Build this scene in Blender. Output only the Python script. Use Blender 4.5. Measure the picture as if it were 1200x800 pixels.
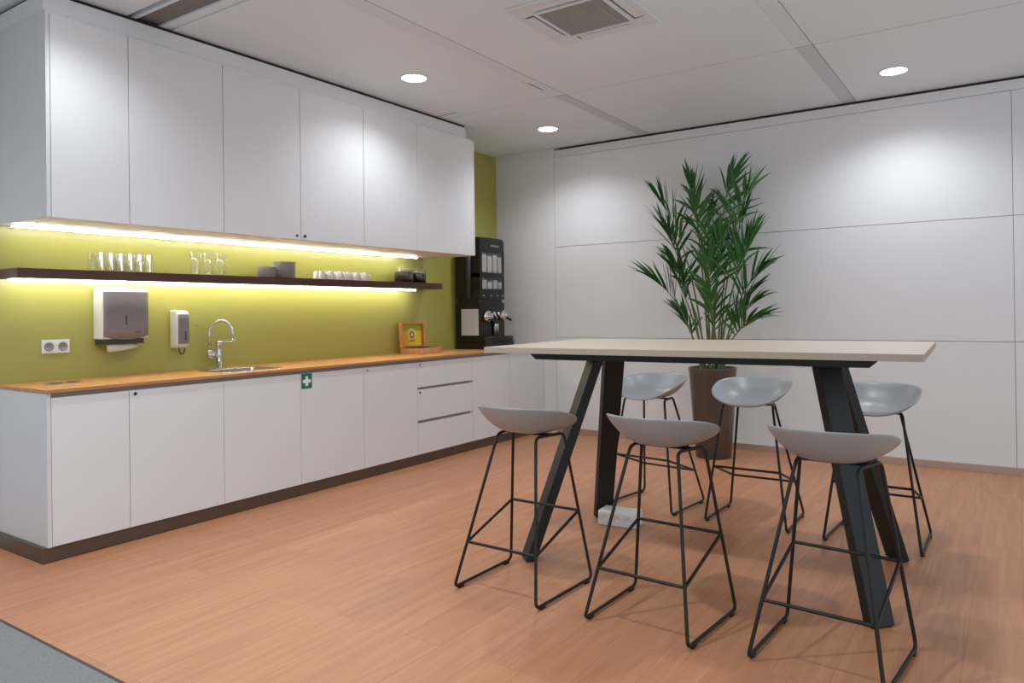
import bpy, bmesh, math, random
from mathutils import Vector, Matrix
random.seed(7)
PI = math.pi
S = bpy.context.scene
for o in list(bpy.data.objects): bpy.data.objects.remove(o)
COL = S.collection

# ------------------------------------------------------------------ camera, world, exposure
F_, R_, U_ = Vector((-0.556363, 0.830929, 0.004096)), Vector((0.830834, 0.556364, -0.013184)), Vector((0.013233, 0.003932, 0.999905))
cam = bpy.data.cameras.new('camera')
cam.sensor_width = 36; cam.sensor_fit = 'HORIZONTAL'; cam.lens = 860.293 * 36 / 1200
cam.shift_x = -11.789 / 1200; cam.shift_y = -38.736 / 1200; cam.clip_start = 0.02
co = bpy.data.objects.new('camera', cam); COL.objects.link(co)
M = Matrix((R_, U_, -F_)).transposed().to_4x4(); M.translation = Vector((4.740213, -6.594296, 1.27))
co.matrix_world = M
S.camera = co
vs = S.view_settings
vs.view_transform = 'Standard'; vs.look = 'None'; vs.gamma = 1.0; vs.exposure = 0.17
vs.use_curve_mapping = False
W = bpy.data.worlds.new('world'); S.world = W; W.use_nodes = True
bg = W.node_tree.nodes['Background']; bg.inputs['Color'].default_value = (0.85, 0.97, 1.05, 1); bg.inputs['Strength'].default_value = 0.84
DOWNLIGHT_W = [25, 27, 36, 39, 74, 42, 50, 50]
LENS_E = 14.0
LED_UPPER_E = 29.0
LED_SHELF_E = 34.0
DOWNLIGHTS = [(1.15, -4.84), (1.15, -2.60), (1.141, -0.746), (4.041, -0.681), (2.70, -4.75), (1.15, -6.60), (2.70, -6.30), (4.04, -2.60)]  # second half: unseen lamps added to brighten floor and table

# ------------------------------------------------------------------ materials
def srgb(r, g, b):
    def f(c):
        c /= 255.0
        return c / 12.92 if c <= 0.04045 else ((c + 0.055) / 1.055) ** 2.4
    return (f(r), f(g), f(b), 1)

def mat(name, col, rough=0.5, metal=0.0, spec=0.5, noise=0.0, nscale=30.0, bump=0.0, coat=0.0, emit=None, estr=0.0):
    m = bpy.data.materials.new(name); m.use_nodes = True
    nt = m.node_tree; b = nt.nodes['Principled BSDF']
    b.inputs['Base Color'].default_value = col; b.inputs['Roughness'].default_value = rough
    b.inputs['Metallic'].default_value = metal; b.inputs['Specular IOR Level'].default_value = spec
    if coat: b.inputs['Coat Weight'].default_value = coat; b.inputs['Coat Roughness'].default_value = 0.1
    if emit: b.inputs['Emission Color'].default_value = emit; b.inputs['Emission Strength'].default_value = estr
    if noise or bump:
        tc = nt.nodes.new('ShaderNodeTexCoord'); n = nt.nodes.new('ShaderNodeTexNoise')
        n.inputs['Scale'].default_value = nscale; n.inputs['Detail'].default_value = 4
        nt.links.new(tc.outputs['Object'], n.inputs['Vector'])
        if noise:
            mx = nt.nodes.new('ShaderNodeMix'); mx.data_type = 'RGBA'
            mx.inputs[6].default_value = tuple(c * (1 - noise) for c in col[:3]) + (1,)
            mx.inputs[7].default_value = tuple(min(1, c * (1 + noise)) for c in col[:3]) + (1,)
            nt.links.new(n.outputs['Fac'], mx.inputs[0]); nt.links.new(mx.outputs[2], b.inputs['Base Color'])
        if bump:
            bp = nt.nodes.new('ShaderNodeBump'); bp.inputs['Strength'].default_value = bump; bp.inputs['Distance'].default_value = 0.002
            nt.links.new(n.outputs['Fac'], bp.inputs['Height']); nt.links.new(bp.outputs['Normal'], b.inputs['Normal'])
    return m

def wood(name, dark, light, scale=(3, 40, 40), rough=0.4, planks=None, seam=None):
    """grained wood; planks=(length, width) lays boards along Y"""
    m = bpy.data.materials.new(name); m.use_nodes = True
    nt = m.node_tree; b = nt.nodes['Principled BSDF']; N = nt.nodes.new; L = nt.links.new
    b.inputs['Roughness'].default_value = rough
    tc = N('ShaderNodeTexCoord'); mp = N('ShaderNodeMapping')
    mp.inputs['Scale'].default_value = scale
    L(tc.outputs['Object'], mp.inputs['Vector'])
    n1 = N('ShaderNodeTexNoise'); n1.inputs['Scale'].default_value = 1.0; n1.inputs['Detail'].default_value = 8; n1.inputs['Roughness'].default_value = 0.62; n1.inputs['Distortion'].default_value = 0.6
    L(mp.outputs['Vector'], n1.inputs['Vector'])
    cr = N('ShaderNodeValToRGB'); cr.color_ramp.elements[0].position = 0.28; cr.color_ramp.elements[1].position = 0.72
    cr.color_ramp.elements[0].color = dark; cr.color_ramp.elements[1].color = light
    out = cr.outputs['Color']
    if planks:
        mp2 = N('ShaderNodeMapping'); mp2.inputs['Rotation'].default_value = (0, 0, PI / 2); mp2.inputs['Location'].default_value = (0.43, 0.05, 0)
        L(tc.outputs['Object'], mp2.inputs['Vector'])
        bk = N('ShaderNodeTexBrick'); bk.offset = 0.37; bk.inputs['Scale'].default_value = 1.0
        bk.inputs['Brick Width'].default_value = planks[0]; bk.inputs['Row Height'].default_value = planks[1]
        bk.inputs['Mortar Size'].default_value = 0.0011; bk.inputs['Mortar Smooth'].default_value = 0.3
        bk.inputs['Color1'].default_value = (0, 0, 0, 1); bk.inputs['Color2'].default_value = (1, 1, 1, 1); bk.inputs['Mortar'].default_value = (.5, .5, .5, 1)
        L(mp2.outputs['Vector'], bk.inputs['Vector'])
        # shift the grain from board to board
        add = N('ShaderNodeVectorMath'); add.operation = 'MULTIPLY_ADD'
        L(bk.outputs['Color'], add.inputs[0]); add.inputs[1].default_value = (9, 5, 3); L(mp.outputs['Vector'], add.inputs[2])
        L(add.outputs[0], n1.inputs['Vector'])
        hs = N('ShaderNodeHueSaturation'); mr = N('ShaderNodeMapRange'); mr.inputs['To Min'].default_value = 0.955; mr.inputs['To Max'].default_value = 1.045
        L(bk.outputs['Color'], mr.inputs['Value']); L(mr.outputs[0], hs.inputs['Value']); L(cr.outputs['Color'], hs.inputs['Color'])
        mx = N('ShaderNodeMix'); mx.data_type = 'RGBA'; mx.inputs[7].default_value = seam
        ml = N('ShaderNodeMath'); ml.operation = 'MULTIPLY'; ml.inputs[1].default_value = 0.45; L(bk.outputs['Fac'], ml.inputs[0])
        L(ml.outputs[0], mx.inputs[0]); L(hs.outputs['Color'], mx.inputs[6]); out = mx.outputs[2]
    L(n1.outputs['Fac'], cr.inputs['Fac']); L(out, b.inputs['Base Color'])
    bp = N('ShaderNodeBump'); bp.inputs['Strength'].default_value = 0.08; bp.inputs['Distance'].default_value = 0.001
    L(n1.outputs['Fac'], bp.inputs['Height']); L(bp.outputs['Normal'], b.inputs['Normal'])
    return m

def thin_glass(name, tint=(0.96, 0.99, 0.97, 1), gloss=1.0):
    m = bpy.data.materials.new(name); m.use_nodes = True
    nt = m.node_tree; nt.nodes.clear(); N = nt.nodes.new; L = nt.links.new
    o = N('ShaderNodeOutputMaterial'); t = N('ShaderNodeBsdfTransparent'); g = N('ShaderNodeBsdfGlossy'); mx = N('ShaderNodeMixShader'); fr = N('ShaderNodeLayerWeight'); fr.inputs['Blend'].default_value = 0.5
    g.inputs['Roughness'].default_value = 0.04
    t.inputs['Color'].default_value = tint; g.inputs['Color'].default_value = (gloss,) * 3 + (1,)
    pw = N('ShaderNodeMath'); pw.operation = 'POWER'; pw.inputs[1].default_value = 4.0; L(fr.outputs['Facing'], pw.inputs[0])
    ml = N('ShaderNodeMath'); ml.operation = 'MULTIPLY_ADD'; ml.inputs[1].default_value = 0.80; ml.inputs[2].default_value = 0.07; L(pw.outputs[0], ml.inputs[0])
    L(ml.outputs[0], mx.inputs[0]); L(t.outputs[0], mx.inputs[1]); L(g.outputs[0], mx.inputs[2]); L(mx.outputs[0], o.inputs['Surface'])
    return m

def emissive(name, col, s):
    m = bpy.data.materials.new(name); m.use_nodes = True
    nt = m.node_tree; nt.nodes.clear(); o = nt.nodes.new('ShaderNodeOutputMaterial'); e = nt.nodes.new('ShaderNodeEmission')
    e.inputs['Color'].default_value = col; e.inputs['Strength'].default_value = s
    nt.links.new(e.outputs[0], o.inputs['Surface']); return m

M_ = {}
M_['white'] = mat('white_laminate', srgb(229, 229, 231), 0.42, noise=0.012, nscale=3)
M_['white_edge'] = mat('white_edge', srgb(222, 222, 224), 0.4, noise=0.01, nscale=5)
M_['wallpanel'] = mat('wall_panel_white', srgb(228, 229, 232), 0.55, noise=0.01, nscale=2)
M_['wallpaint'] = mat('wall_paint', srgb(228, 228, 230), 0.7, noise=0.01, nscale=3)
M_['groove'] = mat('groove_grey', srgb(150, 150, 150), 0.7, noise=0.02)
M_['gap'] = mat('shadow_gap', srgb(40, 38, 38), 0.8, noise=0.05)
M_['green'] = mat('green_glass', srgb(170, 166, 84), 0.3, spec=0.6, noise=0.015, nscale=2)
M_['ceiling'] = mat('ceiling_metal', srgb(231, 240, 248), 0.6, noise=0.008, nscale=4)
M_['ceilband'] = mat('ceiling_band', srgb(208, 217, 225), 0.55, noise=0.01, nscale=4)
M_['ceilband2'] = mat('ceiling_band_plain', srgb(226, 235, 243), 0.55, noise=0.01, nscale=4)
M_['ceildark'] = mat('ceiling_slot_grey', srgb(125, 122, 120), 0.6, noise=0.02)
M_['floor'] = wood('floor_planks', srgb(183, 125, 89), srgb(207, 146, 107), (26, 1.5, 10), 0.42, (1.22, 0.185), srgb(105, 70, 52))
M_['carpet'] = mat('carpet_grey', srgb(138, 138, 138), 0.95, spec=0.1, noise=0.30, nscale=140, bump=0.6)
M_['counter'] = wood('worktop_beech', srgb(202, 138, 78), srgb(232, 176, 112), (40, 2.5, 20), 0.38)
M_['counter_edge'] = wood('worktop_edge', srgb(176, 116, 66), srgb(204, 146, 92), (40, 3, 20), 0.45)
M_['shelf'] = wood('shelf_wenge', srgb(66, 40, 30), srgb(98, 62, 47), (50, 3, 50), 0.4)
M_['plinth'] = mat('plinth_bronze', srgb(104, 92, 82), 0.35, 0.55, noise=0.04, nscale=8)
M_['skirting'] = mat('satin_skirting', srgb(196, 178, 168), 0.3, 0.65, noise=0.03, nscale=12)
M_['alu'] = mat('brushed_aluminium', srgb(176, 172, 168), 0.38, 0.8, noise=0.03, nscale=60)
M_['grip'] = mat('grip_grey', srgb(150, 146, 142), 0.45, 0.3, noise=0.03)
M_['steel'] = mat('stainless_steel', srgb(190, 190, 190), 0.25, 1.0, noise=0.03, nscale=50)
M_['chrome'] = mat('chrome', srgb(215, 215, 218), 0.07, 1.0, noise=0.005)
M_['black'] = mat('black_powdercoat', srgb(17, 17, 18), 0.5, noise=0.05, nscale=200)
M_['blackplastic'] = mat('black_plastic', srgb(12, 12, 14), 0.34, noise=0.05)
M_['blackgloss'] = mat('black_gloss', srgb(20, 20, 22), 0.12, noise=0.05)
M_['seat'] = mat('seat_grey_shell', srgb(158, 160, 163), 0.36, noise=0.012, nscale=12)
M_['tabletop'] = wood('tabletop_greige', srgb(204, 187, 168), srgb(211, 195, 177), (3, 40, 40), 0.38)
M_['tabedge'] = mat('table_edge', srgb(178, 162, 142), 0.5, noise=0.03)
M_['pot'] = mat('pot_taupe', srgb(80, 66, 58), 0.22, noise=0.03, nscale=6)
M_['soil'] = mat('soil', srgb(58, 44, 34), 0.95, noise=0.3, nscale=60, bump=0.8)
M_['stem'] = mat('palm_stem', srgb(104, 122, 66), 0.5, noise=0.12, nscale=25)
M_['leaf'] = mat('palm_leaf', srgb(46, 100, 38), 0.42, noise=0.28, nscale=9)
M_['plasticwhite'] = mat('white_plastic', srgb(232, 232, 232), 0.3, noise=0.01)
M_['dispgrey'] = mat('dispenser_grey', srgb(136, 132, 134), 0.6, 0.0, noise=0.02)
M_['paper'] = mat('paper', srgb(214, 200, 188), 0.9, noise=0.03)
M_['darkgrey'] = mat('dark_grey', srgb(62, 60, 60), 0.5, noise=0.05)
M_['socketgrey'] = mat('socket_recess', srgb(150, 146, 142), 0.5, noise=0.03)
M_['ceramic'] = mat('white_ceramic', srgb(226, 224, 224), 0.2, noise=0.01)
M_['ceramicgrey'] = mat('grey_ceramic', srgb(202, 199, 197), 0.35, noise=0.02)
M_['glass'] = thin_glass('clear_glass', (0.985, 0.99, 0.99, 1))
M_['hopper'] = thin_glass('hopper_glass', (0.9, 0.9, 0.9, 1), 0.9)
M_['beans'] = mat('dark_capsules', srgb(17, 15, 16), 0.6, noise=0.5, nscale=70, bump=1.0)
M_['hopperfill'] = mat('hopper_contents', srgb(196, 194, 192), 0.45, noise=0.25, nscale=45)
M_['boxwood'] = wood('box_wood', srgb(196, 130, 76), srgb(226, 166, 106), (20, 20, 3), 0.45)
M_['yellow'] = mat('yellow_print', srgb(240, 204, 20), 0.5, noise=0.04)
M_['lime'] = mat('green_print', srgb(178, 186, 30), 0.5, noise=0.04)
M_['cream'] = mat('cream_print', srgb(240, 222, 130), 0.5, noise=0.03)
M_['maroon'] = mat('maroon_print', srgb(112, 48, 42), 0.5, noise=0.03)
M_['sachet'] = mat('tea_sachets', srgb(96, 78, 84), 0.6, noise=0.4, nscale=40)
M_['signgreen'] = mat('sign_green', srgb(10, 122, 88), 0.4, noise=0.02)
M_['signwhite'] = mat('sign_white', srgb(238, 240, 238), 0.4, noise=0.01)
M_['grille'] = mat('grille_grey', srgb(176, 173, 168), 0.6, noise=0.04)
M_['acwhite'] = mat('ac_white', srgb(222, 227, 233), 0.5, noise=0.01)
M_['led'] = emissive('led_strip_light', (1.0, 0.97, 0.88, 1), LED_UPPER_E)
M_['led2'] = emissive('led_strip_shelf', (1.0, 0.98, 0.90, 1), LED_SHELF_E)
M_['lens'] = emissive('downlight_lens', (1.0, 0.97, 0.93, 1), LENS_E)
M_['milkpanel'] = mat('milky_panel', srgb(205, 210, 220), 0.25, noise=0.02, nscale=4)

# ------------------------------------------------------------------ mesh helpers
def box(bm, x0, x1, y0, y1, z0, z1, mi=0):
    v = [bm.verts.new(p) for p in ((x0,y0,z0),(x1,y0,z0),(x1,y1,z0),(x0,y1,z0),(x0,y0,z1),(x1,y0,z1),(x1,y1,z1),(x0,y1,z1))]
    fs = [bm.faces.new([v[i] for i in q]) for q in ((0,3,2,1),(4,5,6,7),(0,1,5,4),(1,2,6,5),(2,3,7,6),(3,0,4,7))]
    for f in fs: f.material_index = mi
    return fs

def lathe(bm, prof, n=32, c=(0, 0, 0), mi=0, axis='Z', close=False):
    rings = []
    for r, z in prof:
        ring = []
        for k in range(n):
            a = 2 * PI * k / n
            p = (r * math.cos(a), r * math.sin(a), z)
            if axis == 'X': p = (z, r * math.cos(a), r * math.sin(a))
            if axis == 'Y': p = (r * math.cos(a), z, r * math.sin(a))
            ring.append(bm.verts.new((p[0] + c[0], p[1] + c[1], p[2] + c[2])))
        rings.append(ring)
    pairs = list(zip(rings, rings[1:]))
    for A, B in pairs:
        for k in range(n):
            f = bm.faces.new((A[k], A[(k + 1) % n], B[(k + 1) % n], B[k])); f.smooth = True; f.material_index = mi
    for ring, flip in ((rings[0], True), (rings[-1], False)):
        if close:
            f = bm.faces.new(ring[::-1] if flip else ring); f.material_index = mi
    return rings

def fillet(pts, r, closed=False, seg=5):
    P = [Vector(p) for p in pts]; out = []; n = len(P)
    for i in range(n):
        if not closed and i in (0, n - 1): out.append(P[i]); continue
        a, b, c = P[i - 1], P[i], P[(i + 1) % n]
        d1 = (a - b); d2 = (c - b); rr = min(r, d1.length * .45, d2.length * .45)
        p1 = b + d1.normalized() * rr; p2 = b + d2.normalized() * rr
        for k in range(seg + 1):
            t = k / seg
            out.append(p1 * (1 - t) ** 2 + b * 2 * t * (1 - t) + p2 * t * t)
    return out

def sweep(bm, pts, rad, n=10, closed=False, mi=0, taper=None):
    P = [Vector(p) for p in pts]; m = len(P); rings = []
    up = None
    for i in range(m):
        if closed: t = (P[(i + 1) % m] - P[i - 1]).normalized()
        else: t = (P[min(i + 1, m - 1)] - P[max(i - 1, 0)]).normalized()
        if up is None:
            up = Vector((0, 0, 1)) if abs(t.z) < .9 else Vector((1, 0, 0))
        s = t.cross(up)
        if s.length < 1e-5: s = t.cross(Vector((0, 1, 0)))
        s.normalize(); up = s.cross(t).normalized()
        r = rad if taper is None else rad * taper(i / (m - 1))
        rings.append([bm.verts.new(P[i] + (s * math.cos(2 * PI * k / n) + up * math.sin(2 * PI * k / n)) * r) for k in range(n)])
    rng = range(m if closed else m - 1)
    for i in rng:
        A, B = rings[i], rings[(i + 1) % m]
        off = 0
        if closed and i == m - 1:
            off = min(range(n), key=lambda q: (A[0].co - B[q].co).length)
        for k in range(n):
            f = bm.faces.new((A[k], A[(k + 1) % n], B[(k + 1 + off) % n], B[(k + off) % n])); f.smooth = True; f.material_index = mi
    if not closed:
        f = bm.faces.new(rings[0][::-1]); f.material_index = mi
        f = bm.faces.new(rings[-1]); f.material_index = mi

def prism(bm, poly, h0, h1, axis='Z', mi=0):
    """extrude a 2-D polygon; axis Z: (x,y), axis X: (y,z), axis Y: (x,z)"""
    def P(a, b, h):
        return {'Z': (a, b, h), 'X': (h, a, b), 'Y': (a, h, b)}[axis]
    A = [bm.verts.new(P(a, b, h0)) for a, b in poly]; B = [bm.verts.new(P(a, b, h1)) for a, b in poly]
    n = len(poly); fs = [bm.faces.new(A[::-1]), bm.faces.new(B)]
    for i in range(n): fs.append(bm.faces.new((A[i], A[(i + 1) % n], B[(i + 1) % n], B[i])))
    for f in fs: f.material_index = mi
    return fs

def rrect(x0, x1, y0, y1, r, seg=5):
    out = []
    for cx, cy, a0 in ((x1 - r, y1 - r, 0), (x0 + r, y1 - r, PI / 2), (x0 + r, y0 + r, PI), (x1 - r, y0 + r, 1.5 * PI)):
        for k in range(seg + 1):
            a = a0 + PI / 2 * k / seg; out.append((cx + r * math.cos(a), cy + r * math.sin(a)))
    return out

def obj(name, bm, mats, parent=None, bevel=0.0, smooth=False, world=True):
    """world=True: mesh coordinates are world; they are moved into the frame of the (unrotated) thing"""
    if isinstance(mats, (str,)): mats = [mats]
    bmesh.ops.recalc_face_normals(bm, faces=bm.faces[:])
    root = parent
    while root is not None and root.parent is not None: root = root.parent
    me = bpy.data.meshes.new(name)
    if root is not None and world: bmesh.ops.translate(bm, verts=bm.verts[:], vec=-Vector(root.location))
    if smooth:
        for f in bm.faces: f.smooth = True
    bm.to_mesh(me); bm.free()
    for m in mats: me.materials.append(M_[m])
    o = bpy.data.objects.new(name, me); COL.objects.link(o)
    if parent is not None: o.parent = parent
    if bevel:
        b = o.modifiers.new('bevel', 'BEVEL'); b.width = bevel; b.segments = 2; b.limit_method = 'ANGLE'; b.angle_limit = math.radians(40)
    return o

def B(*boxes):
    bm = bmesh.new()
    for b in boxes: box(bm, *b)
    return bm

def tag(o, label, cat, group=None):
    o['label'] = label; o['category'] = cat
    if group: o['group'] = group
    return o

def thing(name, label, cat, loc=(0, 0, 0), rz=0.0, group=None):
    o = bpy.data.objects.new(name, None); COL.objects.link(o); o.empty_display_size = 0.1
    o.location = loc; o.rotation_euler = (0, 0, rz)
    return tag(o, label, cat, group)

def struct(name, bm, mats, parent=None, bevel=0):
    o = obj(name, bm, mats, parent, bevel); o['kind'] = 'structure'; return o

def dup(root, loc, rz, label, group=None):
    r = root.copy(); COL.objects.link(r); r.location = loc; r.rotation_euler = (0, 0, rz); r['label'] = label
    if group: r['group'] = group
    def rec(src, dst):
        for ch in list(src.children):
            c = ch.copy(); COL.objects.link(c); c.parent = dst; rec(ch, c)
    rec(root, r); return r

ORD = ['first', 'second', 'third', 'fourth', 'fifth', 'sixth', 'seventh', 'eighth', 'ninth', 'tenth', 'eleventh', 'twelfth', 'thirteenth', 'fourteenth']

# ------------------------------------------------------------------ the room
ZC = 2.9736; XR = 7.2; YB = -9.0
struct('floor', B((-.15, XR, -5.25, .15, -.1, 0)), 'floor')
struct('floor_carpet', B((-.15, XR, YB, -5.262, -.1, .002)), 'carpet')
struct('trim_1', B((-.15, XR, -5.262, -5.25, -.1, .003)), 'darkgrey')       # joint strip between wood and carpet
struct('wall_blocker', B((-.15, 2.4, -7.45, -7.3, 0, ZC)), 'wallpaint')  # unseen partial wall, added to keep ambient light off the cabinet ends
bm = bmesh.new(); box(bm, -.15, 0, -4.83, .15, 0, ZC, 0); box(bm, -.15, 0, YB, -4.83, 0, ZC, 1)
struct('wall_left', bm, ['green', 'wallpaint'])
# back wall: plain section, then a panel system with fine joints and a shadow gap under the ceiling
bm = bmesh.new()
box(bm, 0, XR, .02, .15, 0, ZC, 1)
box(bm, 0, .7505, 0, .02, 0, ZC, 0)
cols = [.7545, 4.746, 6.7]
rows = [(.0, .9921), (.9961, 1.9367), (1.9407, 2.872)]
for a, b in zip(cols, cols[1:]):
    for z0, z1 in rows:
        box(bm, a + (0.0 if a < 1 else .0015), b - .0015, 0, .02, z0, z1, 2)
box(bm, .7545, 1.86, .004, .02, 2.876, 2.952, 2); box(bm, 1.862, 6.7, .004, .02, 2.876, 2.952, 2)
box(bm, .80, 6.7, .016, .021, 2.952, ZC, 3)
struct('wall_back', bm, ['wallpaint', 'groove', 'wallpanel', 'gap'])
struct('baseboard_back', B((.7545, XR, -.012, 0, 0, .058)), 'skirting', bevel=.002)
# ceiling: metal panels with darker bands, a cross joint and a sunk strip over the kitchen
bm = bmesh.new()
xs = [(-.15, 1.722), (1.833, 3.572), (3.682, 5.42), (5.53, XR)]
ys = [(YB, -4.378), (-4.108, -1.588), (-1.581, .15)]
for i, (x0, x1) in enumerate(xs):
    for y0, y1 in ys: box(bm, x0, x1, y0, y1, ZC, ZC + .05, 0)
for x0, x1 in ((1.722, 1.832), (3.572, 3.682), (5.42, 5.53)):
    for y0, y1, mi in ((-4.108, -1.588, 4), (-1.581, .15, 1), (YB, -4.378, 4)): box(bm, x0 + .001, x1 - .006, y0, y1, ZC + .001, ZC + .05, mi)
for x in (1.828, 1.7235): box(bm, x - .0035, x + .0045 if x > 1.8 else x, -4.108, .15, ZC + .002, ZC + .04, 3)
box(bm, -.15, XR, -1.588, -1.581, ZC + .002, ZC + .04, 3)
box(bm, -.15, XR, -4.345, -4.322, ZC, ZC + .05, 0)
box(bm, -.15, XR, -4.322, -4.182, ZC + .012, ZC + .05, 2)
box(bm, -.15, XR, -4.182, -4.142, ZC, ZC + .05, 0)
box(bm, -.15, XR, -4.142, -4.112, ZC + .006, ZC + .05, 0)
box(bm, -.15, XR, YB, .15, ZC + .05, ZC + .1, 3)
box(bm, .55, .82, -1.70, -1.69, ZC - .0005, ZC + .01, 3)
box(bm, 1.7445, 1.7505, -2.0, -1.80, ZC - .001, ZC + .01, 3)
struct('ceiling', bm, ['ceiling', 'ceilband', 'ceildark', 'gap', 'ceilband2'])

# ------------------------------------------------------------------ kitchen: base cabinets
Db = .5922; DU = .62
Y = [-4.816, -4.39, -3.795, -3.195, -2.594, -1.984, -1.233]
bs = [-4.795, -4.39, -3.795, -3.195, -2.594, -1.984, -1.232, -.627, -.004]
base_names = [
    ('narrow white base cabinet at the left end of the kitchen run', True),
    ('white base cabinet with a black lock at its top left corner', True),
    ('white base cabinet under the sink, left of the green cross', True),
    ('white base cabinet with the green first aid cross sticker', True),
    ('white base cabinet with a grey lock, left of the drawer unit', True),
    ('white unit of three drawers with grey grip channels between them', False),
    ('white base cabinet just right of the drawer unit', True),
    ('white base cabinet in the corner against the back wall', True)]
ZB0, ZD0, ZD1, ZWB, ZW = .081, .083, .853, .8805, .897
def carcass(y0, y1, d, z0, z1, x0=.004, t=.016):
    return B((x0, d, y0, y0 + t, z0, z1), (x0, d, y1 - t, y1, z0, z1), (x0, d, y0 + t, y1 - t, z0, z0 + t), (x0, x0 + .006, y0 + t, y1 - t, z0 + t, z1), (d - .06, d, y0 + t, y1 - t, z1 - .018, z1))
def lock(parent, x, y, z, m='blackplastic', r=.0085):
    bm = bmesh.new(); lathe(bm, [(0, .0), (r, 0), (r, .006), (r * .75, .008), (.0, .008)], 16, (x, y, z), axis='X')
    o = obj('lock', bm, m, parent, smooth=False); return o
for i in range(8):
    y0, y1 = bs[i] + .001, bs[i + 1] - .001
    t = thing('base_cabinet' if i != 5 else 'drawer_cabinet', base_names[i][0], 'cabinet', (.3, (y0 + y1) / 2, ZB0), group='white base cabinets under the worktop')
    obj('carcass', carcass(y0, y1, .572, ZB0, .878), 'white', t)
    if i == 0:
        obj('end_panel', B((.004, Db, bs[0] - .0205, bs[0] - .0005, ZB0, .878)), 'white_edge', t, bevel=.0015)
    obj('grip_rail', B((.55, .5735, y0, y1, .8535, .879)), 'grip', t)
    if base_names[i][1]:
        d = obj('door', B((.5735, Db, y0 + .0006, y1 - .0006, ZD0, ZD1)), 'white', t, bevel=.0012)
        if i == 1: lock(d, Db, -4.357, .833)['label'] = 'black lock'
        if i == 4: lock(d, Db, -2.557, .831, 'grip')['label'] = 'grey lock'
    else:
        for z0, z1 in ((.645, .853), (.367, .623), (ZD0, .342)):
            d = obj('drawer', B((.5735, Db, y0 + .0006, y1 - .0006, z0, z1)), 'white', t, bevel=.0012)
            if z0 > .6: lock(d, Db, -1.953, .834, 'grip')
            elif z0 > .3: lock(d, Db, -1.957, .600)
        for z in (.623, .342):
            obj('grip_channel', B((.556, .5735, y0 + .017, y1 - .017, z - .004, z + .03)), 'grip', t)
struct('trim_2', B((.02, .5762, -4.832, 0, 0, .081), (.02, .5762, -4.832, 0, .0, .004)), 'plinth', bevel=.001)    # plinth
# first aid sticker
t = thing('first_aid_sticker', 'green square sticker with a white cross on a base cabinet door', 'sticker', (Db, -3.14, .798))
obj('sticker_sheet', B((Db + .0002, Db + .0012, -3.187, -3.094, .746, .852)), 'signgreen', t)
cy, cz = -3.1405, .799
obj('cross', B((Db + .0012, Db + .0018, cy - .0115, cy + .0115, cz - .034, cz + .034), (Db + .0012, Db + .0018, cy - .034, cy - .0115, cz - .0115, cz + .0115), (Db + .0012, Db + .0018, cy + .0115, cy + .034, cz - .0115, cz + .0115)), 'signwhite', t)['label'] = 'white cross'

# worktop with an opening for the sink
WX, WY0 = .6105, -4.823
hx0, hx1, hy0, hy1 = .16, .50, -3.69, -3.28
bm = bmesh.new()
gx = [.002, hx0, hx1, WX]; gy = [WY0, hy0, hy1, -.003]
for i in range(3):
    for j in range(3):
        if i == 1 and j == 1: continue
        fs = box(bm, gx[i], gx[i + 1], gy[j], gy[j + 1], ZWB, ZW, 0)
bmesh.ops.remove_doubles(bm, verts=bm.verts[:], dist=1e-5)
seen = {}
for f in list(bm.faces):
    k = tuple(round(c, 4) for c in f.calc_center_median()); seen.setdefault(k, []).append(f)
bmesh.ops.delete(bm, geom=[f for v in seen.values() if len(v) > 1 for f in v], context='FACES_ONLY')
bm.normal_update()
for f in bm.faces:
    if abs(f.normal.z) < .5: f.material_index = 1
tag(obj('worktop', bm, ['counter', 'counter_edge']), 'long beech wood worktop over the white base cabinets', 'worktop')
# sink
t = thing('sink', 'stainless steel sink let into the wooden worktop', 'sink', (.33, -3.485, ZW))
bm = bmesh.new()
secs = [(rrect(.135, .525, -3.715, -3.255, .07), ZW + .0004), (rrect(.137, .523, -3.713, -3.257, .07), ZW + .003), (rrect(.165, .495, -3.685, -3.285, .06), ZW + .002), (rrect(.172, .488, -3.678, -3.292, .06), ZW - .004), (rrect(.19, .47, -3.66, -3.31, .055), ZW - .14), (rrect(.25, .41, -3.59, -3.38, .05), ZW - .15)]
prev = None
for poly, z in secs:
    ring = [bm.verts.new((a, b, z)) for a, b in poly]
    if prev:
        for k in range(len(ring)):
            f = bm.faces.new((prev[k], prev[(k + 1) % len(ring)], ring[(k + 1) % len(ring)], ring[k])); f.smooth = True
    prev = ring
bm.faces.new(prev)
obj('basin', bm, 'steel', t)
bm = bmesh.new(); lathe(bm, [(.034, ZW - .1495), (.034, ZW - .146), (.024, ZW - .147), (.0, ZW - .147)], 24, (.33, -3.485, 0)); obj('drain', bm, 'chrome', t)
# tap
tx, ty = .085, -3.487
t = thing('kitchen_tap', 'chrome gooseneck mixer tap behind the sink', 'tap', (tx, ty, ZW))
bm = bmesh.new(); lathe(bm, [(0, ZW), (.027, ZW), (.027, ZW + .006), (.0215, ZW + .009), (.0205, ZW + .155), (.023, ZW + .165), (.022, ZW + .185), (.012, ZW + .195), (0, ZW + .196)], 28, (tx, ty, 0)); obj('tap_body', bm, 'chrome', t)
bm = bmesh.new(); lathe(bm, [(0, ty - .02), (.016, ty - .02), (.016, ty - .06), (.0, ty - .06)], 20, (tx, 0, ZW + .10), axis='Y')
lathe(bm, [(0, ZW + .072), (.021, ZW + .072), (.0215, ZW + .128), (.015, ZW + .135), (0, ZW + .135)], 24, (tx, ty - .07, 0)); obj('spout_socket', bm, 'chrome', t)
path = [(tx, ty - .07, ZW + .13), (tx, ty - .07, ZW + .24)]
R = .078
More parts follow.
